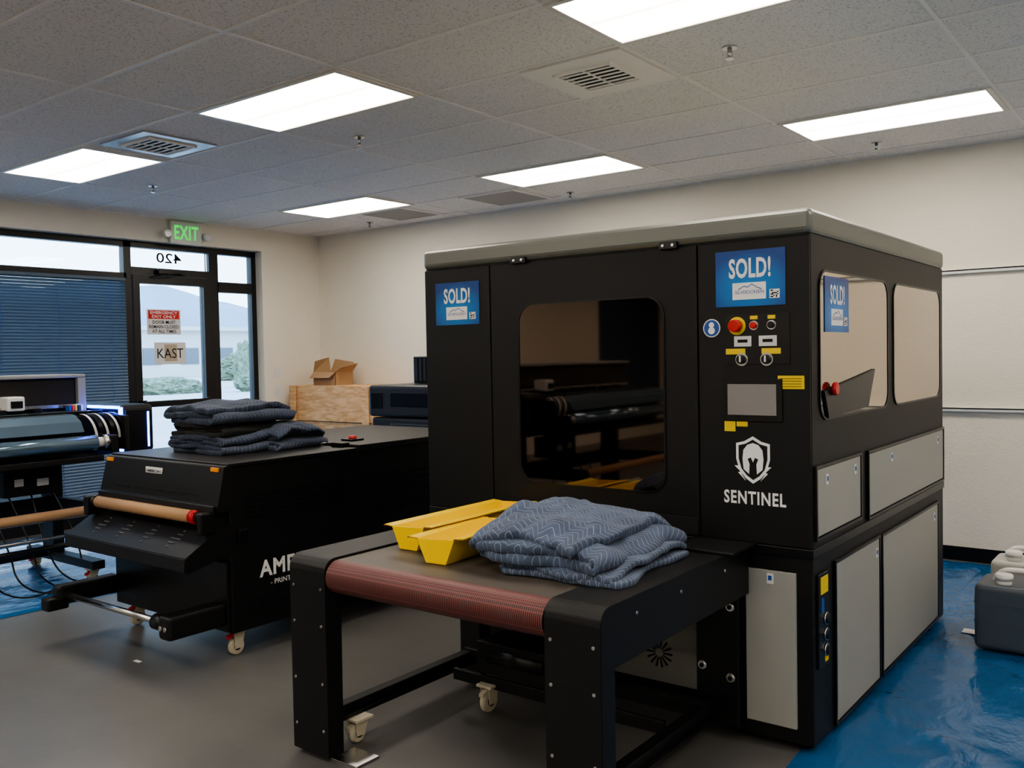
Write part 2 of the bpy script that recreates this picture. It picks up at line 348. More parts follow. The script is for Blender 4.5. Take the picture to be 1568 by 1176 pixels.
bm=bmesh.new();pr=None
for i in range(121):
    y=-60+i*4.5;h=26+14*noise.noise(Vector((i*.05,1,0)))+5*noise.noise(Vector((i*.2,4,0)))
    row=[bm.verts.new((-250-a*60,y,-1+h*(1-(1-a)**1.6)+ (3*noise.noise(Vector((i*.3,a*4,2))) if a else 0))) for a in(0,.25,.5,.75,1)]
    if pr:
        for j in range(4): bm.faces.new((pr[j],row[j],row[j+1],pr[j+1]))
    pr=row
frombm(bm,"distant_hills",HILL,smooth=True)
BW=mat("outside_wall_pale",(.6,.6,.58),.8)
q=root("distant_building",(-80,60,0));box("walls",-95,-80,45,70,-.1,4.5,BW,q,0);box("roof",-96,-79,44,71,4.5,4.9,ASPH,q,0)
boxes("window_band",[(-80.0,-79.9,47+i*4,49+i*4,1.2,2.8) for i in range(5)],mat("bldg_window",(.1,.13,.16),.2),q)

# ------------------------------------------------------------ tarps
def tarp(x0,x1,y0,y1,seed,amp=.012):
    bm=bmesh.new();nx,ny=int((x1-x0)/.04),int((y1-y0)/.04);V=[]
    for i in range(nx+1):
        row=[]
        for j in range(ny+1):
            x=x0+(x1-x0)*i/nx;y=y0+(y1-y0)*j/ny
            a=noise.noise(Vector((x*1.6+seed,y*1.1,0)));b_=noise.noise(Vector((x*4+seed,y*2.5,5)))
            h=.004+amp*max(0,1-abs(a)*7)+amp*.5*max(0,1-abs(b_)*6)
            if i in(0,nx) or j in(0,ny): h=.002
            ex=.03*noise.noise(Vector((y*1.5,seed,3))) if i in(0,nx) else 0
            row.append(bm.verts.new((x+ex,y,h)))
        V.append(row)
    for i in range(nx):
        for j in range(ny): bm.faces.new((V[i][j],V[i+1][j],V[i+1][j+1],V[i][j+1]))
    return frombm(bm,"blue_floor_tarp",TARP,smooth=True)
tarp(-1.22,2.55,.3,6.98,1.0);tarp(-4.2,-1.2,5.56,6.98,1.0);tarp(-8.15,-5.73,.5,6.9,9.0)

# ------------------------------------------------------------ big UV/oven machine
MX0,MX1,MY0,MY1=-3.085,-1.16,3.33,5.45
R=root("industrial_dryer_cabinet",((MX0+MX1)/2,(MY0+MY1)/2,0))
box("upper_body",MX0,MX1,MY0+.012,MY1,.775,1.96,BLK,R,.004)
box("cap",MX0-.008,MX1+.008,MY0-.008,MY1+.008,1.955,2.055,CAPG,R,.028,4)
box("lower_body_right",-1.60,MX1,MY0+.012,MY1,.03,.755,BLK,R,.004)
box("lower_body_main",MX0,-1.60,MY0+.25,MY1,.03,.755,BLK,R,.004)
box("mid_belt",MX0-.002,MX1+.006,MY0,MY1+.004,.745,.782,BLK2,R,.003)
box("front_panel_left",MX0+.002,-2.673,MY0,MY0+.014,.785,1.952,BLK,R,.003)
box("front_door",-2.667,-1.613,MY0,MY0+.014,.785,1.952,BLK,R,.003)
box("front_panel_right",-1.607,MX1-.002,MY0,MY0+.014,.785,1.952,BLK,R,.003)
W=rr(-2.50,-1.765,.95,1.755,.08);W2=rr(-2.508,-1.757,.942,1.763,.086)
ring("door_window_gasket",'Y',W2,W,MY0-.005,MY0+.002,BLK2,R);prism("door_window",'Y',W,MY0-.002,MY0+.003,GLF,R)
for x in(-2.49,-1.73):
    box("hinge",x-.04,x+.04,MY0-.02,MY0,1.945,1.975,BLK2,R,.003)
    for dx in(-.022,.022): cyl("hinge_screw",(x+dx,MY0-.023,1.96),(x+dx,MY0-.018,1.96),.006,CHR,R,12)
# side windows
for a,c in((3.43,4.345),(4.45,5.37)):
    W=rr(a,c,1.265,1.825,.07);W2=rr(a-.008,c+.008,1.257,1.833,.076)
    ring("side_window_gasket",'X',W2,W,MX1-.002,MX1+.006,BLK2,R);prism("side_window",'X',W,MX1-.002,MX1+.003,GLS,R)
prism("inside_panel_standin",'X',[(3.45,1.37),(4.12,1.44),(4.02,1.28),(3.50,1.262)],MX1+.003,MX1+.012,BLK2,R,.003)  # dark plate added on the glass for the control panel seen inside
cyl("side_estop",(MX1+.012,3.55,1.375),(MX1+.03,3.55,1.375),.026,RED,R,bev=.004)
# side grey doors
def latch(plane,u,v,pos,s):
    f=(lambda n,u0,u1,v0,v1,a,m:box(n,min(pos,pos+s*a),max(pos,pos+s*a),u0,u1,v0,v1,m,R,.001)) if plane=='X' else (lambda n,u0,u1,v0,v1,a,m:box(n,u0,u1,min(pos,pos+s*a),max(pos,pos+s*a),v0,v1,m,R,.001))
    f("latch",u-.013,u+.013,v-.02,v+.02,.004,WHT);f("latch_slot",u-.007,u+.007,v-.006,v+.012,.006,BLU)
for a,c,d,e in((3.37,3.91,.82,1.08),(4.03,5.42,.80,1.075),(3.58,4.18,.05,.685),(4.23,5.29,.06,.68)):
    ring("door_frame_side",'X',[(a-.012,d-.012),(c+.012,d-.012),(c+.012,e+.012),(a-.012,e+.012)],[(a,d),(c,d),(c,e),(a,e)],MX1,MX1+.012,BLK2,R)
    box("side_door",MX1,MX1+.008,a+.003,c-.003,d+.003,e-.003,PANG,R,.002)
    if d<.2: latch('X',c-.05 if a<4 else c-.09,e-.06,MX1+.008,1)
    else:
        for t in((.2,.85) if a<4 else (.25,.9)): latch('X',a+(c-a)*t,e-.05,MX1+.008,1)
# front lower right door
box("front_lower_door",-1.42,-1.222,MY0-.002,MY0+.012,.09,.685,PANG,R,.002);latch('Y',-1.32,.655,MY0-.002,-1)
# socket strip
box("socket_strip",MX1,MX1+.01,3.375,3.49,.32,.68,BLK2,R,.003)
box("hazard_label",MX1+.01,MX1+.012,3.395,3.475,.60,.665,YEL,R,0);box("blue_label",MX1+.01,MX1+.012,3.40,3.43,.53,.585,BLU,R,0);box("hazard_label",MX1+.01,MX1+.012,3.44,3.475,.335,.37,YEL,R,0)
for z in(.50,.44,.38): cyl("socket",(MX1+.01,3.45,z),(MX1+.024,3.45,z),.02,BLK,R,20,bev=.003);cyl("socket_ring",(MX1+.01,3.45,z),(MX1+.017,3.45,z),.024,CHR,R,20)
# base recess panels below conveyor
box("under_panel",-2.45,-1.72,MY0+.235,MY0+.25,.06,.62,PANG,R,.002)
vx,vz,vy=-1.93,.19,MY0+.233
for i in range(14):
    t=2*math.pi*i/14
    prism("vent_slot",'Y',[(vx+.02*math.cos(t)-.003*math.sin(t),vz+.02*math.sin(t)+.003*math.cos(t)),(vx+.065*math.cos(t)-.005*math.sin(t),vz+.065*math.sin(t)+.005*math.cos(t)),(vx+.065*math.cos(t)+.005*math.sin(t),vz+.065*math.sin(t)-.005*math.cos(t)),(vx+.02*math.cos(t)+.003*math.sin(t),vz+.02*math.sin(t)-.003*math.cos(t))],vy,vy+.003,BLKM,R)
box("bracket_column",-1.62,-1.44,MY0-.03,MY0+.02,.05,.745,BLK,R,.004)
for x,z in((-1.47,.53),(-1.47,.25),(-1.59,.55),(-1.59,.28)): cyl("bracket_bolt",(x,MY0-.045,z),(x,MY0-.03,z),.018,CHR,R,20,bev=.003);cyl("bracket_bolt_socket",(x,MY0-.047,z),(x,MY0-.04,z),.010,BLKM,R,6)
for x in(MX0+.06,MX1-.05):
    for y in(MY0+.08 if x>-2 else MY0+.3,MY1-.06): cyl("levelling_foot",(x,y,0),(x,y,.04),.028,BLK2,R,16);
box("infeed_slot",-2.6,-1.62,MY0-.003,MY0+.01,.79,.86,BLKM,R,.001)
# posters
def poster(plane,u0,u1,v0,v1,pos,s,nm="sold_poster"):
    a0,a1=pos,pos+s*.002
    q=root(nm,tuple(P3(plane,(u0+u1)/2,(v0+v1)/2,pos)))
    if plane=='Y': box("sheet",u0,u1,min(a0,a1),max(a0,a1),v0,v1,POST,q,0)
    else: box("sheet",min(a0,a1),max(a0,a1),u0,u1,v0,v1,POST,q,0)
    w=u1-u0;h=v1-v0;p=pos+s*.0035
    text("SOLD!",u0+.20*w,u0+.80*w,v0+.50*h,v0+.86*h,plane,p,WPR,q,.03,sp=1.06)
    def pl(n,a,b_,c,d,m,e): prism(n,plane,[(u0+a*w,v0+c*h),(u0+b_*w,v0+c*h),(u0+b_*w,v0+d*h),(u0+a*w,v0+d*h)],pos+s*.0015,pos+s*e,m,q)
    pl("white_label",.25,.73,.12,.42,WPR,.003);pl("code_label",.78,.92,.12,.28,WPR,.003)
    text("SILVERSCREEN",u0+.29*w,u0+.70*w,v0+.22*h,v0+.28*h,plane,p+s*.0005,BLU,q,.0)
    pts=[(.33,.29),(.42,.35),(.47,.33),(.53,.38),(.62,.31),(.67,.29)]
    for i in range(5):
        (xa,ya),(xb,yb)=pts[i],pts[i+1];prism("ridge_line",plane,[(u0+xa*w,v0+ya*h),(u0+xb*w,v0+yb*h),(u0+xb*w,v0+(yb+.015)*h),(u0+xa*w,v0+(ya+.015)*h)],pos+s*.003,pos+s*.0036,BLU,q)
    rnd=random.Random(3)
    for i in range(6):
        for j in range(6):
            if rnd.random()<.5: a=.795+.11*i/6;c=.135+.13*j/6;pl("code_cell",a,a+.018,c,c+.022,BLKM,.0034)
poster('Y',-1.53,-1.25,1.70,1.915,MY0-.001,-1);poster('Y',-3.01,-2.735,1.68,1.885,MY0-.001,-1);poster('X',3.48,3.77,1.595,1.81,MX1+.004,1)
# control panel
Yp=MY0
def fb(n,u0,u1,v0,v1,d,m,bv=.001): return box(n,u0,u1,Yp-d,Yp+.001,v0,v1,m,R,bv)
fb("control_plate",-1.49,-1.235,1.475,1.67,.003,BLK2)
def knob(u,v,r,m,d=.02,base=None,br=0):
    if base: cyl("knob_base",(u,Yp-.006,v),(u,Yp,v),br,base,R,28)
    cyl("knob",(u,Yp-d,v),(u,Yp-.003,v),r,m,R,28,bev=.003)
knob(-1.443,1.625,.024,RED,.04,YEL,.035);knob(-1.375,1.625,.013,RED,.018,CHR,.018);knob(-1.305,1.625,.013,BLK2,.018,CHR,.018)
for u in(-1.375,-1.305): fb("tag",u-.015,u+.015,1.648,1.662,.005,YEL)
fb("meter",-1.455,-1.385,1.545,1.585,.006,WLAB);fb("meter",-1.355,-1.285,1.545,1.585,.006,WLAB)
fb("digits",-1.44,-1.40,1.56,1.572,.0065,BLKM,0);fb("digits",-1.34,-1.30,1.56,1.572,.0065,BLKM,0)
fb("tag",-1.49,-1.41,1.515,1.537,.005,YEL);fb("tag",-1.345,-1.27,1.515,1.537,.005,YEL)
for u in(-1.425,-1.325):
    knob(u,1.495,.018,BLK2,.02,CHR,.025);fb("knob_pointer",u-.003,u+.003,1.485,1.51,.024,WPR,0)
box("screen_bezel",-1.505,-1.265,Yp-.008,Yp+.001,1.255,1.42,BLK2,R,.003);box("screen",-1.483,-1.287,Yp-.010,Yp-.007,1.28,1.40,DSC,R,.001)
fb("caution_label",-1.283,-1.182,1.382,1.432,.002,YEL,0)
for i in range(4): fb("caution_print",-1.275,-1.192,1.39+i*.010,1.392+i*.010,.0025,BLKM,0)
fb("caution_label",-1.50,-1.455,1.215,1.26,.002,YEL,0);fb("caution_label",-1.45,-1.405,1.235,1.26,.002,YEL,0)
cyl("round_sticker_rim",(-1.55,Yp-.002,1.62),(-1.55,Yp,1.62),.036,WPR,R);cyl("round_sticker",(-1.55,Yp-.003,1.62),(-1.55,Yp-.001,1.62),.032,BLU,R);cyl("sticker_figure",(-1.55,Yp-.004,1.61),(-1.55,Yp-.002,1.61),.014,WPR,R);cyl("sticker_figure_top",(-1.55,Yp-.004,1.632),(-1.55,Yp-.002,1.632),.011,WPR,R)
# logo
text("SENTINEL",-1.505,-1.255,.933,.985,'Y',Yp-.002,WPR,R,.028,sp=1.14)
lx,lz=-1.385,1.11
def T(pts,s=1.): return [(lx+a*s,lz+b_*s) for a,b_ in pts]
sh=[(0,.088),(.035,.068),(.068,.060),(.068,0),(.055,-.045),(.03,-.075),(0,-.095),(-.03,-.075),(-.055,-.045),(-.068,0),(-.068,.060),(-.035,.068)]
ring("logo_shield",'Y',T(sh),T(sh,.86),Yp-.002,Yp,WPR,R)
prism("logo_helmet",'Y',T([(0,.062),(.022,.055),(.038,.035),(.042,.0),(.038,-.04),(.016,-.058),(.014,-.02),(.022,.0),(.008,.006),(0,-.012),(-.008,.006),(-.022,.0),(-.014,-.02),(-.016,-.058),(-.038,-.04),(-.042,0),(-.038,.035),(-.022,.055)]),Yp-.002,Yp,WPR,R)
for s in(-1,1):
    prism("logo_bolt",'Y',T([(s*.074,-.028),(s*.050,-.050),(s*.060,-.054),(s*.030,-.084),(s*.046,-.060),(s*.036,-.054),(s*.062,-.028)]),Yp-.0035,Yp-.0005,WPR,R)

# ------------------------------------------------------------ conveyor
C=root("conveyor_table",(-2.11,2.7,0))
CY0_,CZ=2.24,.775
def legbeam(x0,x1,nm):
    pr=[(CY0_,0.02),(CY0_,CZ-.05)]+[(CY0_+.05-.05*math.cos(math.radians(a)),CZ-.05+.05*math.sin(math.radians(a))) for a in(22,45,67,90)]+[(3.325,CZ),(3.325,CZ-.19),(CY0_+.075,CZ-.19),(CY0_+.075,.02)]
    prism(nm,'X',pr,x0,x1,BLK,C,.002)
    for z in(.66,.52,.30,.12):
        for x in(x0+.025,x1-.025): cyl("bolt",(x,CY0_-.004,z),(x,CY0_,z),.006,CHR,C,10)
legbeam(-2.82,-2.615,"side_frame_left");legbeam(-1.61,-1.405,"side_frame_right")
for y in(2.45,2.75,3.1): cyl("bolt",(-1.405,y,.72),(-1.401,y,.72),.006,CHR,C,10)
box("side_cover_flange",-1.62,-1.37,3.1,3.325,CZ,CZ+.012,BLK,C,.003)
# belt
bm=bmesh.new();rz,ry,rad=.705,2.30,.062;pr=[]
for i in range(17):
    t=math.radians(-90-180*i/16);pr.append((ry+rad*math.cos(t),rz+rad*math.sin(t)))
rowp=None
for y,z in pr:
    rw=[bm.verts.new((x,y,z)) for x in(-2.61,-1.615)]
    if rowp: bm.faces.new((rowp[0],rowp[1],rw[1],rw[0]))
    rowp=rw
frombm(bm,"belt_front_roll",ROLR,C,True)
box("belt_top",-2.61,-1.615,ry,3.325,rz+rad-.006,rz+rad,BELT,C,0)
box("belt_underside",-2.61,-1.615,ry,3.325,rz-rad,rz-rad+.004,BLKM,C,0)
cyl("drive_roller",(-2.61,ry,rz),(-1.615,ry,rz),rad-.004,BLKM,C)
box("slider_bed",-2.6,-1.62,ry+.02,3.3,rz-rad+.004,rz+rad-.006,BLKM,C,0)
# bottom frame
for x in(-2.74,-1.55):
    box("floor_rail",x-.025,x+.025,CY0_+.07,3.28,.10,.15,BLK,C,.003);box("floor_rail_flange",x+.03,x+.05,CY0_+.07,3.28,.10,.115,BLK2,C,.001)
box("cross_rail",-2.76,-1.53,3.20,3.25,.10,.16,BLK,C,.003);box("cross_rail",-2.64,-1.6,2.98,3.0,.10,.15,BLK,C,.003)
castor(-2.44,2.99,C,.048,.13,brake=CREAM)
box("motor_box",-2.5,-2.1,2.98,3.28,.16,.30,BLK,C,.006)
cyl("motor",(-2.45,3.02,.24),(-2.15,3.02,.24),.05,BLK2,C)
castor(-1.52,2.45,C,.04,.11,brake=CREAM);castor(-2.68,2.45,C,.04,.11,brake=CREAM)
box("foot_plate",-2.64,-2.50,2.27,2.39,.0,.008,CHR,C,.002);box("foot_plate",-1.75,-1.62,2.27,2.39,.0,.008,CHR,C,.002)
box("upright_rear",-2.82,-2.70,3.24,3.32,.02,.60,BLK,C,.003)

# yellow trays
def trough(x0,y0,y1,rot,nm="yellow_scoop_tray"):
    q=root(nm,(x0,y0,.767));z0=.769;t=.004
    prof=[(-.13,.085),(-.125,.088),(-.085,.085),(-.045,0),(.045,0),(.085,.095),(.12,.098),(.12,.102),(.082,.099),(.042,.004),(-.042,.004),(-.082,.089),(-.125,.092),(-.13,.089)]
    bm=bmesh.new();n=len(prof);Ln=y1-y0
    A=[bm.verts.new((a,0,b_)) for a,b_ in prof];B=[bm.verts.new((a,Ln,b_)) for a,b_ in prof]
    for i in range(n): bm.faces.new((A[i],B[i],B[(i+1)%n],A[(i+1)%n]))
    for e in(0,Ln-.004):
        p=[(-.083,.087),(-.045,.002),(.045,.002),(.083,.094)];f=[bm.verts.new((a,e,b_)) for a,b_ in p]+[bm.verts.new((a,e+.004,b_)) for a,b_ in p]
        bm.faces.new(f[:4]);bm.faces.new(f[4:][::-1])
        for i in range(4): bm.faces.new((f[i],f[4+i],f[4+(i+1)%4],f[(i+1)%4]))
    bm.transform(Matrix.Translation((x0,y0,z0))@Matrix.Rotation(rot,4,'Z'))
    frombm(bm,"folded_sheet",YELP,q)
trough(-2.235,2.44,2.92,.10);trough(-2.49,2.56,3.28,.02)

# ------------------------------------------------------------ blankets
def blanket(name,x0,x1,y0,y1,z0,H,nl,m,seed,rot=0,peaks=(),axis='X',wr=1.,tilt=0.,thk=.84,droop=.3):
    """serpentine-folded quilt: folds turn at the x0 / x1 ends"""
    Lx,Ly=x1-x0,y1-y0
    d=H/nl;th=d*thk;path=[];rt=d/2
    for l_ in range(nl):
        z=d*(l_+.5);jl=.07*noise.noise(Vector((seed,l_*3.3,0)));jr=.09*noise.noise(Vector((seed+5,l_*3.3,0)))
        a,c=(0+rt+abs(jl),Lx-rt-abs(jr));ns=44
        seq=[(a+(c-a)*k_/ns,z) for k_ in range(ns+1)]
        if l_%2: seq=seq[::-1]
        path+=seq
        if l_<nl-1:
            ex=seq[-1][0];sg=1 if l_%2==0 else -1
            for k_ in range(1,6):
                t=math.pi*k_/6;path.append((ex+sg*rt*1.1*math.sin(t),z+rt-rt*math.cos(t)))
    ny=48;bm=bmesh.new();uv=bm.loops.layers.uv.new("UVMap");rows=[];s=0;prev=None;us=[]
    def deform(x,y,z):
        fz=z/H
        n1=noise.noise(Vector((x*3.5+seed,y*4,fz*.5)));n2=noise.noise(Vector((x*8+seed,y*7,fz*1.2+3)))
        n3=noise.noise(Vector((x*4+seed,fz*2.6,7)));n4=noise.noise(Vector((y*5+seed,fz*2.6,9)));n6=noise.noise(Vector((x*11+seed,fz*4,17)))
        rg=1-abs(noise.noise(Vector(((x+y*.6)*6+seed,(y-x*.5)*2.5,fz*1.5+11))))*5
        rg2=1-abs(noise.noise(Vector(((x-y*.8)*5+seed,(y+x)*2.,fz*1.5+21))))*6
        rg=max(rg,0)+.7*max(rg2,0)
        n5=noise.noise(Vector((x*22,y*18,seed+fz*3)))
        ed=min(min(x,Lx-x)/(.14),1);ed2=min(min(y,Ly-y)/(.14),1);ed=max(ed,0);ed2=max(ed2,0)
        dz=wr*fz*(.026*n1+.014*n2+.010*rg+.004*n5)-fz*H*droop*((1-ed)**2)-fz*H*droop*1.05*((1-ed2)**2)-tilt*fz*H*(x/Lx)
        for px,py,ph,pr_ in peaks: dz+=fz*ph*math.exp(-((x-px*Lx)**2+(y-py*Ly)**2)/(pr_*pr_))
        return (x+.04*n4*wr+.010*n2,y+wr*(.055*n3+.014*n6)*min(1,abs(y-Ly/2)/(Ly/2)*1.2),z+dz)
    for (x,z) in path:
        if prev: s+=math.hypot(x-prev[0],z-prev[1])
        prev=(x,z);us.append(s)
        rows.append([bm.verts.new(deform(x,Ly*j/ny,z)) for j in range(ny+1)])
    for i in range(len(rows)-1):
        for j in range(ny):
            f=bm.faces.new((rows[i][j],rows[i+1][j],rows[i+1][j+1],rows[i][j+1]))
            for lp,(a,b_) in zip(f.loops,((i,j),(i+1,j),(i+1,j+1),(i,j+1))): lp[uv].uv=(us[a],Ly*b_/ny)
    M=Matrix.Translation(((x0+x1)/2,(y0+y1)/2,z0))@Matrix.Rotation(rot,4,'Z')@(Matrix.Rotation(math.pi,4,'Z') if axis=='-X' else Matrix.Identity(4))@Matrix.Translation((-Lx/2,-Ly/2,0))
    me=bpy.data.meshes.new(name);bm.to_mesh(me);bm.free()
    ob=bpy.data.objects.new(name,me);COL.objects.link(ob);me.materials.append(m);ob.matrix_world=M
    for p in me.polygons:p.use_smooth=True
    so=ob.modifiers.new("thick","SOLIDIFY");so.thickness=th;so.offset=0
    sb=ob.modifiers.new("sub","SUBSURF");sb.levels=1;sb.render_levels=1
    return ob
blanket("folded_moving_blanket",-1.96,-1.49,2.46,3.04,.772,.055,2,QB,2.,.04,axis='-X')
blanket("folded_moving_blanket",-2.08,-1.57,2.46,3.08,.815,.145,3,QB,8.,-.03,peaks=((.08,.35,.045,.08),(.38,.85,.02,.15)),tilt=.30,wr=1.35,thk=.80,droop=.30)
# stack on the shaker
blanket("folded_moving_blanket",-4.82,-4.30,2.98,3.46,1.004,.11,4,QN,14.,.0,thk=.9,droop=.15)
blanket("folded_moving_blanket",-4.56,-4.22,3.28,3.68,1.004,.14,4,QN,18.,.12,thk=.9)
blanket("folded_moving_blanket",-4.83,-4.36,3.00,3.44,1.095,.085,3,QK,21.,.06,wr=.6,thk=.95,droop=.1)
blanket("folded_moving_blanket",-4.84,-4.36,2.98,3.54,1.170,.115,3,QN,27.,-.04,thk=.92,droop=.2)

# ------------------------------------------------------------ powder shaker / curing unit
AX0,AX1,AY0,AY1=-5.03,-3.935,2.76,4.78
A=root("film_powder_shaker",((AX0+AX1)/2,3.6,0))
box("body_front",AX0,AX1,AY0,3.64,.13,.985,BLK,A,.006);box("body_rear",AX0,AX1,3.645,AY1,.13,.985,BLK,A,.006)
box("lid_front",AX0-.012,AX1+.012,AY0-.012,3.63,.985,1.005,BLK,A,.004);box("lid_rear",AX0-.01,AX1+.01,3.65,AY1,.985,1.02,BLK,A,.004)
prism("front_visor",'X',[(AY0+.01,1.0),(AY0-.035,.99),(AY0-.06,.88),(AY0-.075,.80),(AY0-.085,.79),(AY0-.085,.765),(AY0+.01,.765)],AX0-.02,AX1+.015,BLK,A,.003)
box("visor_lip",AX0-.01,AX1+.005,AY0-.10,AY0-.06,.755,.80,BLK2,A,.004)
for i in range(8): box("visor_slot",AX0+.10+i*.11,AX0+.17+i*.11,AY0-.0725,AY0-.0705,.835,.842,BLKM,A,0)
prism("front_hood",'X',[(AY0+.01,.70),(AY0-.06,.68),(2.50,.565),(2.495,.50),(2.52,.49),(AY0-.02,.54),(AY0+.01,.54)],AX0-.09,AX1+.0,BLK,A,.004)
GRYV=mat("hood_vent_light",(.16,.16,.17),.6)
for k_ in range(4):
    cx=AX0+.14+k_*.24
    for i in range(-2,3):
        for j in range(-2,3):
            if abs(i)+abs(j)<=2:
                f=.5+j*.13;yy=AY0-.06+(2.50-AY0+.06)*f;zz=.68-.115*f+.002
                cyl("vent_hole",(cx+i*.018,yy,zz-.002),(cx+i*.018,yy-.001,zz+.002),.005,GRYV,A,8)
for u in(AX0+.12,AX1-.12):
    box("hood_bracket",u-.03,u+.03,AY0-.10,AY0-.02,.69,.74,BLK,A,.004)
cyl("film_core_roll",(AX0+.0,2.655,.735),(AX1-.17,2.655,.735),.033,TAN,A,bev=.002)
cyl("film_core_plug",(AX1-.17,2.655,.735),(AX1-.12,2.655,.735),.036,RED,A,bev=.004);cyl("core_chuck",(AX1-.12,2.655,.735),(AX1-.03,2.655,.735),.03,BLK2,A);cyl("core_chuck",(AX0-.06,2.655,.735),(AX0,2.655,.735),.036,BLK2,A)
box("roll_bracket",AX0-.07,AX0-.03,2.60,2.78,.66,.77,BLK,A,.01);box("roll_bracket",AX1-.05,AX1-.015,2.60,2.78,.66,.77,BLK,A,.01)
# takeup arms
box("takeup_arm",AX0-.06,AX0+.02,2.40,AY0,.19,.30,BLK,A,.02,3);box("takeup_arm",AX1-.13,AX1-.03,2.42,AY0,.17,.29,BLK,A,.02,3)
box("takeup_arm_step",AX0-.06,AX0+.02,2.34,2.46,.17,.24,BLK,A,.01)
cyl("takeup_shaft",(AX0+.02,2.47,.235),(AX1-.13,2.47,.235),.017,CHR,A);cyl("shaft_chuck",(AX1-.22,2.47,.235),(AX1-.13,2.47,.235),.04,BLK2,A)
for x in(-.10,-.06): cyl("arm_bolt",(AX1+x,2.414,.23),(AX1+x,2.42,.23),.012,CHR,A,14)
box("skirt",AX0+.01,AX1-.01,AY0-.02,AY0+.01,.14,.50,BLK2,A,.004)
box("nameplate",-4.62,-4.46,AY0-.050,AY0-.036,.915,.955,WLAB,A,.002);text("AMERICAN",-4.61,-4.47,.928,.943,'Y',AY0-.052,BLKM,A,.02)
for x in(-5.0,-3.99): box("corner_tag",x-.03,x+.03,AY0-.048,AY0-.02,.965,.985,mat("orange_tag",(.8,.3,.02),.5),A,.001)
text("AMERICAN",2.93,3.52,.385,.475,'X',AX1+.002,WPR,A,.03,sp=1.1);text("- PRINT AND SUPPLY -",3.0,3.40,.335,.362,'X',AX1+.002,WPR,A,.01)
# louvre pattern on side
def louvres(y0,y1,z0,z1,nx,nz):
    bm=bmesh.new()
    for i in range(nx):
        for j in range(nz):
            yy=y0+(y1-y0)*(i+.5)/nx;zz=z0+(z1-z0)*(j+.5)/nz;w=(y1-y0)/nx*.36
            addbox(bm,AX1,AX1+.004,yy-w,yy+w,zz-.004,zz+.004)
    frombm(bm,"louvres",BLK2,A)
louvres(2.85,3.55,.70,.84,9,5);louvres(3.75,4.5,.60,.84,10,7);louvres(2.85,3.55,.18,.30,9,4)
box("side_handle",AX1,AX1+.02,2.80,2.86,.60,.66,BLK2,A,.004)
cyl("emergency_stop",(-4.18,3.83,1.02),(-4.18,3.83,1.05),.025,RED,A,bev=.004);box("stop_box",-4.23,-4.13,3.78,3.88,1.018,1.032,BLK2,A,.003)
box("lid_latch",-4.12,-4.02,3.60,3.66,1.0,1.03,BLK2,A,.004);box("lid_latch",-4.30,-4.20,3.60,3.64,1.0,1.025,CHR,A,.004)
for x in(-4.0,-4.94): 
    for y in(2.83,4.65): castor(x,y,A,.045,.145)

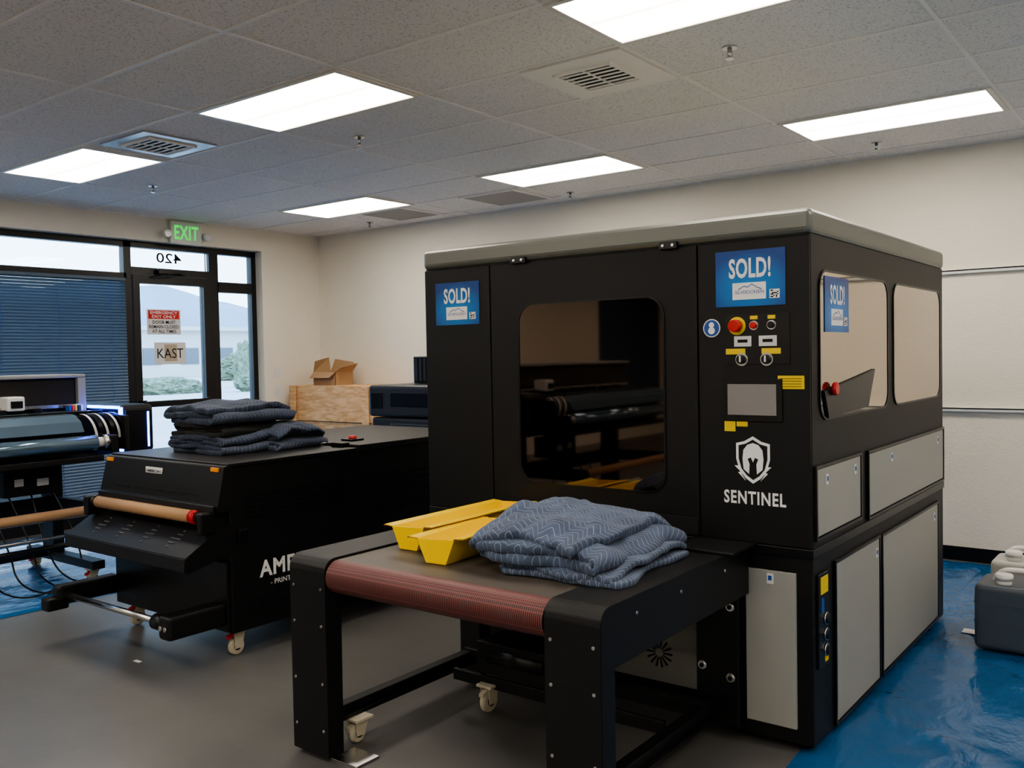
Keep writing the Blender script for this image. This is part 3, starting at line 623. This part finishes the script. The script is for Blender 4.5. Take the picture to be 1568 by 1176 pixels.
# ------------------------------------------------------------ roll printer
FILM=mat("pet_film",(.17,.26,.34),.12,metal=.6);FILM2=mat("pet_film_dark",(.09,.15,.20),.15,metal=.5,bump=.3,bscale=25)
LED=mat("blue_led",(.0,.0,.1),.3,emit=(.05,.12,1.),es=14)
LID=mat("printer_lid_grey",(.25,.255,.25),.35);SMK=mat("smoked_acrylic",(.03,.028,.026),.08)
def printer(dx,dy,nm,led=True):
    P=root(nm,(-6.7+dx,2.5+dy,0))
    def B(n,x0,x1,y0,y1,z0,z1,m,bv=.004): return box(n,x0+dx,x1+dx,y0+dy,y1+dy,z0,z1,m,P,bv)
    def Cc(n,p,q,r,m,bv=0,sg=28): return cyl(n,(p[0]+dx,p[1]+dy,p[2]),(q[0]+dx,q[1]+dy,q[2]),r,m,P,sg,bev=bv)
    for y in(1.65,3.22):
        B("foot_beam",-7.1,-6.12,y-.045,y+.045,.09,.15,BLK);B("post",-6.85,-6.68,y-.04,y+.04,.15,.95,BLK);B("front_arm",-6.68,-6.08,y-.03,y+.03,.46,.56,BLK)
        for x in(-7.03,-6.2): castor(x+dx,y+dy,P,.038,.10)
    B("stretcher",-6.82,-6.72,1.65,3.22,.45,.56,BLK);B("stretcher_low",-6.8,-6.74,1.65,3.22,.12,.17,BLK)
    B("main_beam",-7.15,-6.38,1.35,3.50,.86,1.16,BLK,.012)
    prism("front_apron",'Y',[(-6.39+dx,1.175),(-6.30+dx,1.165),(-6.22+dx,1.12),(-6.18+dx,1.05),(-6.20+dx,1.045),(-6.39+dx,1.05)],1.4+dy,3.18+dy,FILM,P,.002)
    B("platen",-6.72,-6.38,1.38,3.42,1.16,1.178,FILM2,.002);B("platen_edge",-6.40,-6.37,1.38,3.42,1.165,1.185,BLK2,.002)
    for i in range(7): B("pinch_roller_mount",-6.70,-6.62,1.6+i*.24,1.66+i*.24,1.178,1.21,BLK2,.004)
    B("lid_back",-7.18,-6.74,1.35,3.46,1.16,1.42,BLK,.012);B("lid_top",-7.2,-6.70,1.33,3.47,1.42,1.447,LID,.008)
    B("lid_window",-6.745,-6.732,1.37,3.40,1.24,1.40,SMK,.002);B("lid_end_post",-6.76,-6.70,3.41,3.47,1.17,1.42,LID,.006)
    B("rail",-6.73,-6.70,1.37,3.42,1.20,1.225,CHR,.002);B("carriage",-6.74,-6.60,2.86,2.98,1.20,1.30,WHT,.012);B("carriage_face",-6.60,-6.59,2.88,2.96,1.22,1.27,BLK2,.003)
    B("end_module",-7.18,-6.27,3.50,3.76,.86,1.215,BLK,.03);B("end_module_front",-6.275,-6.262,3.53,3.74,.90,1.18,BLK2,.004)
    if led: B("led_strip",-6.28,-6.258,3.486,3.508,.88,1.20,LED,0);B("led_strip",-6.72,-6.28,3.484,3.499,1.19,1.21,LED,0);B("led_strip",-6.262,-6.256,3.70,3.712,.90,1.16,LED,0)
    for i,c_ in enumerate((BLU,RED,YEL,BLK2,WHT)): B("ink_line_block",-6.68,-6.62,3.30+i*.022,3.315+i*.022,1.18,1.22,c_,.002)
    for i in range(6):
        yb=3.21+i*.042
        bm=bmesh.new();pv=None
        for k_ in range(10):
            t=math.radians(95-15*k_);x=-6.30+dx+.10*math.cos(t);z=1.06+.11*math.sin(t);o_=k_*.008
            wd=.030-(.012 if i%2==0 else 0)
            rw=[bm.verts.new((x,yb+dy+o_,z)),bm.verts.new((x,yb+dy+wd+o_,z))]
            if pv: bm.faces.new((pv[0],pv[1],rw[1],rw[0]))
            pv=rw
        frombm(bm,"curved_guide",WHT if i%2==0 else BLK2,P,True)
    B("side_cheek",-6.40,-6.16,3.47,3.50,.90,1.15,BLK,.01)
    Cc("film_roll",(-6.15,1.5,.975),(-6.15,3.24,.975),.052,FILM);Cc("roll_core",(-6.15,3.24,.975),(-6.15,3.29,.975),.034,WHT,.003);Cc("roll_flange",(-6.15,3.29,.975),(-6.15,3.33,.975),.05,CHR,.004)
    B("roll_support",-6.38,-6.10,3.33,3.38,.90,1.02,BLK,.008)
    B("under_tray",-6.6,-6.15,1.5,3.30,.84,.88,BLK)
    Cc("takeup_core",(-6.10,1.5,.515),(-6.10,3.14,.515),.034,TAN,.002);Cc("takeup_core_plug",(-6.10,3.14,.515),(-6.10,3.18,.515),.04,BLK2)
    Cc("tension_bar",(-6.08,1.5,.37),(-6.08,3.2,.37),.014,CHR);Cc("tension_bar",(-6.12,1.5,.30),(-6.12,3.2,.30),.018,BLK2)
    B("control_box",-6.66,-6.45,2.75,3.1,.62,.80,BLK);B("control_label",-6.45,-6.447,2.97,3.05,.68,.73,WLAB,0);B("control_label",-6.45,-6.447,2.82,2.88,.69,.74,WLAB,0)
    rn=random.Random(5)
    for k_ in range(5):
        y=2.5+k_*.15;curve("cable",[(-6.5+dx,y+dy,.62),(-6.35+dx,y+.1*rn.random()+dy,.3),(-6.3+dx,y+.1+dy,.03),(-6.05+.2*rn.random()+dx,y+.2+dy,.02),(-6.2+dx,y+.5+dy,.02)],.006,BLK2,P)
printer(0,0,"roll_film_printer");printer(1.95,-2.9,"roll_film_printer",False)

# ------------------------------------------------------------ back corner items
K=root("plywood_crate",(-7.4,6.75,0));box("crate_box",-8.1,-6.8,6.5,7.0,.1,1.235,WOOD,K,.004)
l=[(-8.11,-6.79,6.485,6.5,z,z+.004) for z in(.5,.85)];boxes("plank_gap",l,BLKM,K)
for x in(-8.05,-7.45,-6.9): box("skid",x-.05,x+.05,6.5,7.0,0,.1,WOOD,K,.003)
for x in(-8.02,-6.87): box("batten",x-.05,x+.05,6.475,6.488,.1,1.233,WOOD,K,.003)
Q_=root("open_cardboard_box",(-7.6,6.7,1.237))
def wallq(n,pts,m=CARD):
    bm=bmesh.new();v=[bm.verts.new(p) for p in pts];bm.faces.new(v);ob=frombm(bm,n,m,Q_);s=ob.modifiers.new("s","SOLIDIFY");s.thickness=.005;return ob
a,b_,c,d,z0,z1=-7.80,-7.45,6.60,6.85,1.24,1.38
wallq("front",[(a,c,z0),(b_,c,z0),(b_,c,z1),(a,c,z1)]);wallq("back",[(a,d,z0),(b_,d,z0),(b_,d,z1),(a,d,z1)]);wallq("left",[(a,c,z0),(a,d,z0),(a,d,z1),(a,c,z1)]);wallq("right",[(b_,c,z0),(b_,d,z0),(b_,d,z1),(b_,c,z1)])
wallq("base",[(a,c,z0),(b_,c,z0),(b_,d,z0),(a,d,z0)])
wallq("flap_left",[(a,c,z1),(a,d,z1),(a-.03,d,z1+.16),(a+.03,c,z1+.12)]);wallq("flap_right",[(b_,c,z1),(b_,d,z1),(b_+.09,d,z1+.09),(b_+.10,c,z1+.05)]);wallq("flap_back",[(a,d,z1),(b_,d,z1),(b_-.02,d+.05,z1+.10),(a+.02,d+.05,z1+.14)]);wallq("flap_front",[(a,c,z1),(b_,c,z1),(b_-.02,c-.08,z1-.06),(a+.02,c-.08,z1-.06)])
G=root("office_plotter_cabinet",(-5.4,5.9,0));DN=mat("dark_slate_plastic",(.03,.034,.042),.35)
box("body",-5.88,-4.7,5.62,6.35,.06,1.0,DN,G,.02,3);box("upper",-5.90,-4.7,5.60,6.35,1.01,1.285,DN,G,.03,4);box("output_slot",-5.62,-4.8,5.592,5.62,1.10,1.22,BLK2,G,.004);box("display",-5.86,-5.72,5.592,5.61,1.08,1.22,BLK2,G,.004)
box("drawer_line",-5.86,-4.72,5.612,5.63,.70,.71,BLKM,G,0);box("paper_tray",-5.60,-4.85,5.57,5.66,.86,.96,DN,G,.01)
for x in(-5.8,-4.8):
    for y in(5.7,6.25): cyl("foot",(x,y,0),(x,y,.07),.03,BLK2,G,16)
G=root("desktop_computer_tower",(-5.5,6.1,1.29));box("case",-5.72,-5.40,6.0,6.3,1.287,1.53,DN,G,.008);box("front_mesh",-5.70,-5.42,5.994,6.002,1.30,1.52,BLK2,G,.002)
boxes("grille",[(-5.69+i*.05,-5.66+i*.05,5.99,5.996,1.31,1.51) for i in range(5)],DN,G)

# ------------------------------------------------------------ jerry cans
def jerry(x,y,m,sc,nm="plastic_jerry_can",h=.34):
    J=root(nm,(x,y,.02));w,d_=.17*sc,.14*sc
    bm=bmesh.new();addbox(bm,x-w,x+w,y-d_,y+d_,.014,.014+h*.86)
    bmesh.ops.bevel(bm,geom=bm.edges[:],offset=.035,segments=5,affect='EDGES',profile=.6);frombm(bm,"tank",m,J,True)
    for z in(.35,.6): ring("rib",'Z',rr(x-w-.004,x+w+.004,y-d_-.004,y+d_+.004,.04),rr(x-w+.01,x+w-.01,y-d_+.01,y+d_-.01,.03),.014+h*z,.014+h*z+.012,m,J)
    z=.014+h*.86
    curve("handle",[(x-w*.6,y,z-.01),(x-w*.5,y,z+.05),(x,y,z+.06),(x+w*.5,y,z+.05),(x+w*.6,y,z-.01)],.014,WHT,J)
    cyl("neck",(x-w*.3,y-d_*.5,z-.01),(x-w*.3,y-d_*.5,z+.025),.035,WHT,J);cyl("screw_cap",(x-w*.3,y-d_*.5,z+.02),(x-w*.3,y-d_*.5,z+.05),.042,WHT,J,24,bev=.004)
JB=mat("jerry_blue_grey",(.055,.075,.10),.35);JW=mat("jerry_milky",(.42,.41,.38),.35)
jerry(-.74,5.12,JB,1.05,h=.38);jerry(-.78,5.62,JW,.9,h=.40)
# scrap paper
box("paper_scrap",-1.02,-.95,5.2,5.28,.018,.02,WHT,bev=0);box("paper_scrap",-4.35,-4.30,2.45,2.47,0.001,.003,WHT,bev=0)

# ------------------------------------------------------------ world + camera
w=bpy.data.worlds.new("World");S.world=w;w.use_nodes=True;bg=w.node_tree.nodes["Background"]
N=w.node_tree.nodes;L=w.node_tree.links;tc=N.new("ShaderNodeTexCoord");sp=N.new("ShaderNodeSeparateXYZ");L.new(tc.outputs["Generated"],sp.inputs[0])
L.new(ramp2(N,L,sp.outputs[2],(.80,.90,1.),(.42,.62,.95),.02,.5),bg.inputs[0]);bg.inputs[1].default_value=4.0
f,yaw,pit,rol=1387.85,0.653406,0.03224,-0.0188535
F=Vector((-math.sin(yaw)*math.cos(pit),math.cos(yaw)*math.cos(pit),-math.sin(pit)))
Rv=Vector((math.cos(yaw),math.sin(yaw),0));U=Rv.cross(F);R2=Rv*math.cos(rol)+U*math.sin(rol);U2=R2.cross(F)
cam=bpy.data.cameras.new("Camera");co=bpy.data.objects.new("Camera",cam);COL.objects.link(co)
cam.sensor_width=36;cam.lens=36*f/1568;cam.clip_start=.05;cam.clip_end=1000
M=Matrix((R2,U2,-F)).transposed().to_4x4();M.translation=(0,0,1.53);co.matrix_world=M
S.camera=co
S.view_settings.view_transform='AgX';S.view_settings.look='AgX - Medium High Contrast';S.view_settings.exposure=0.8
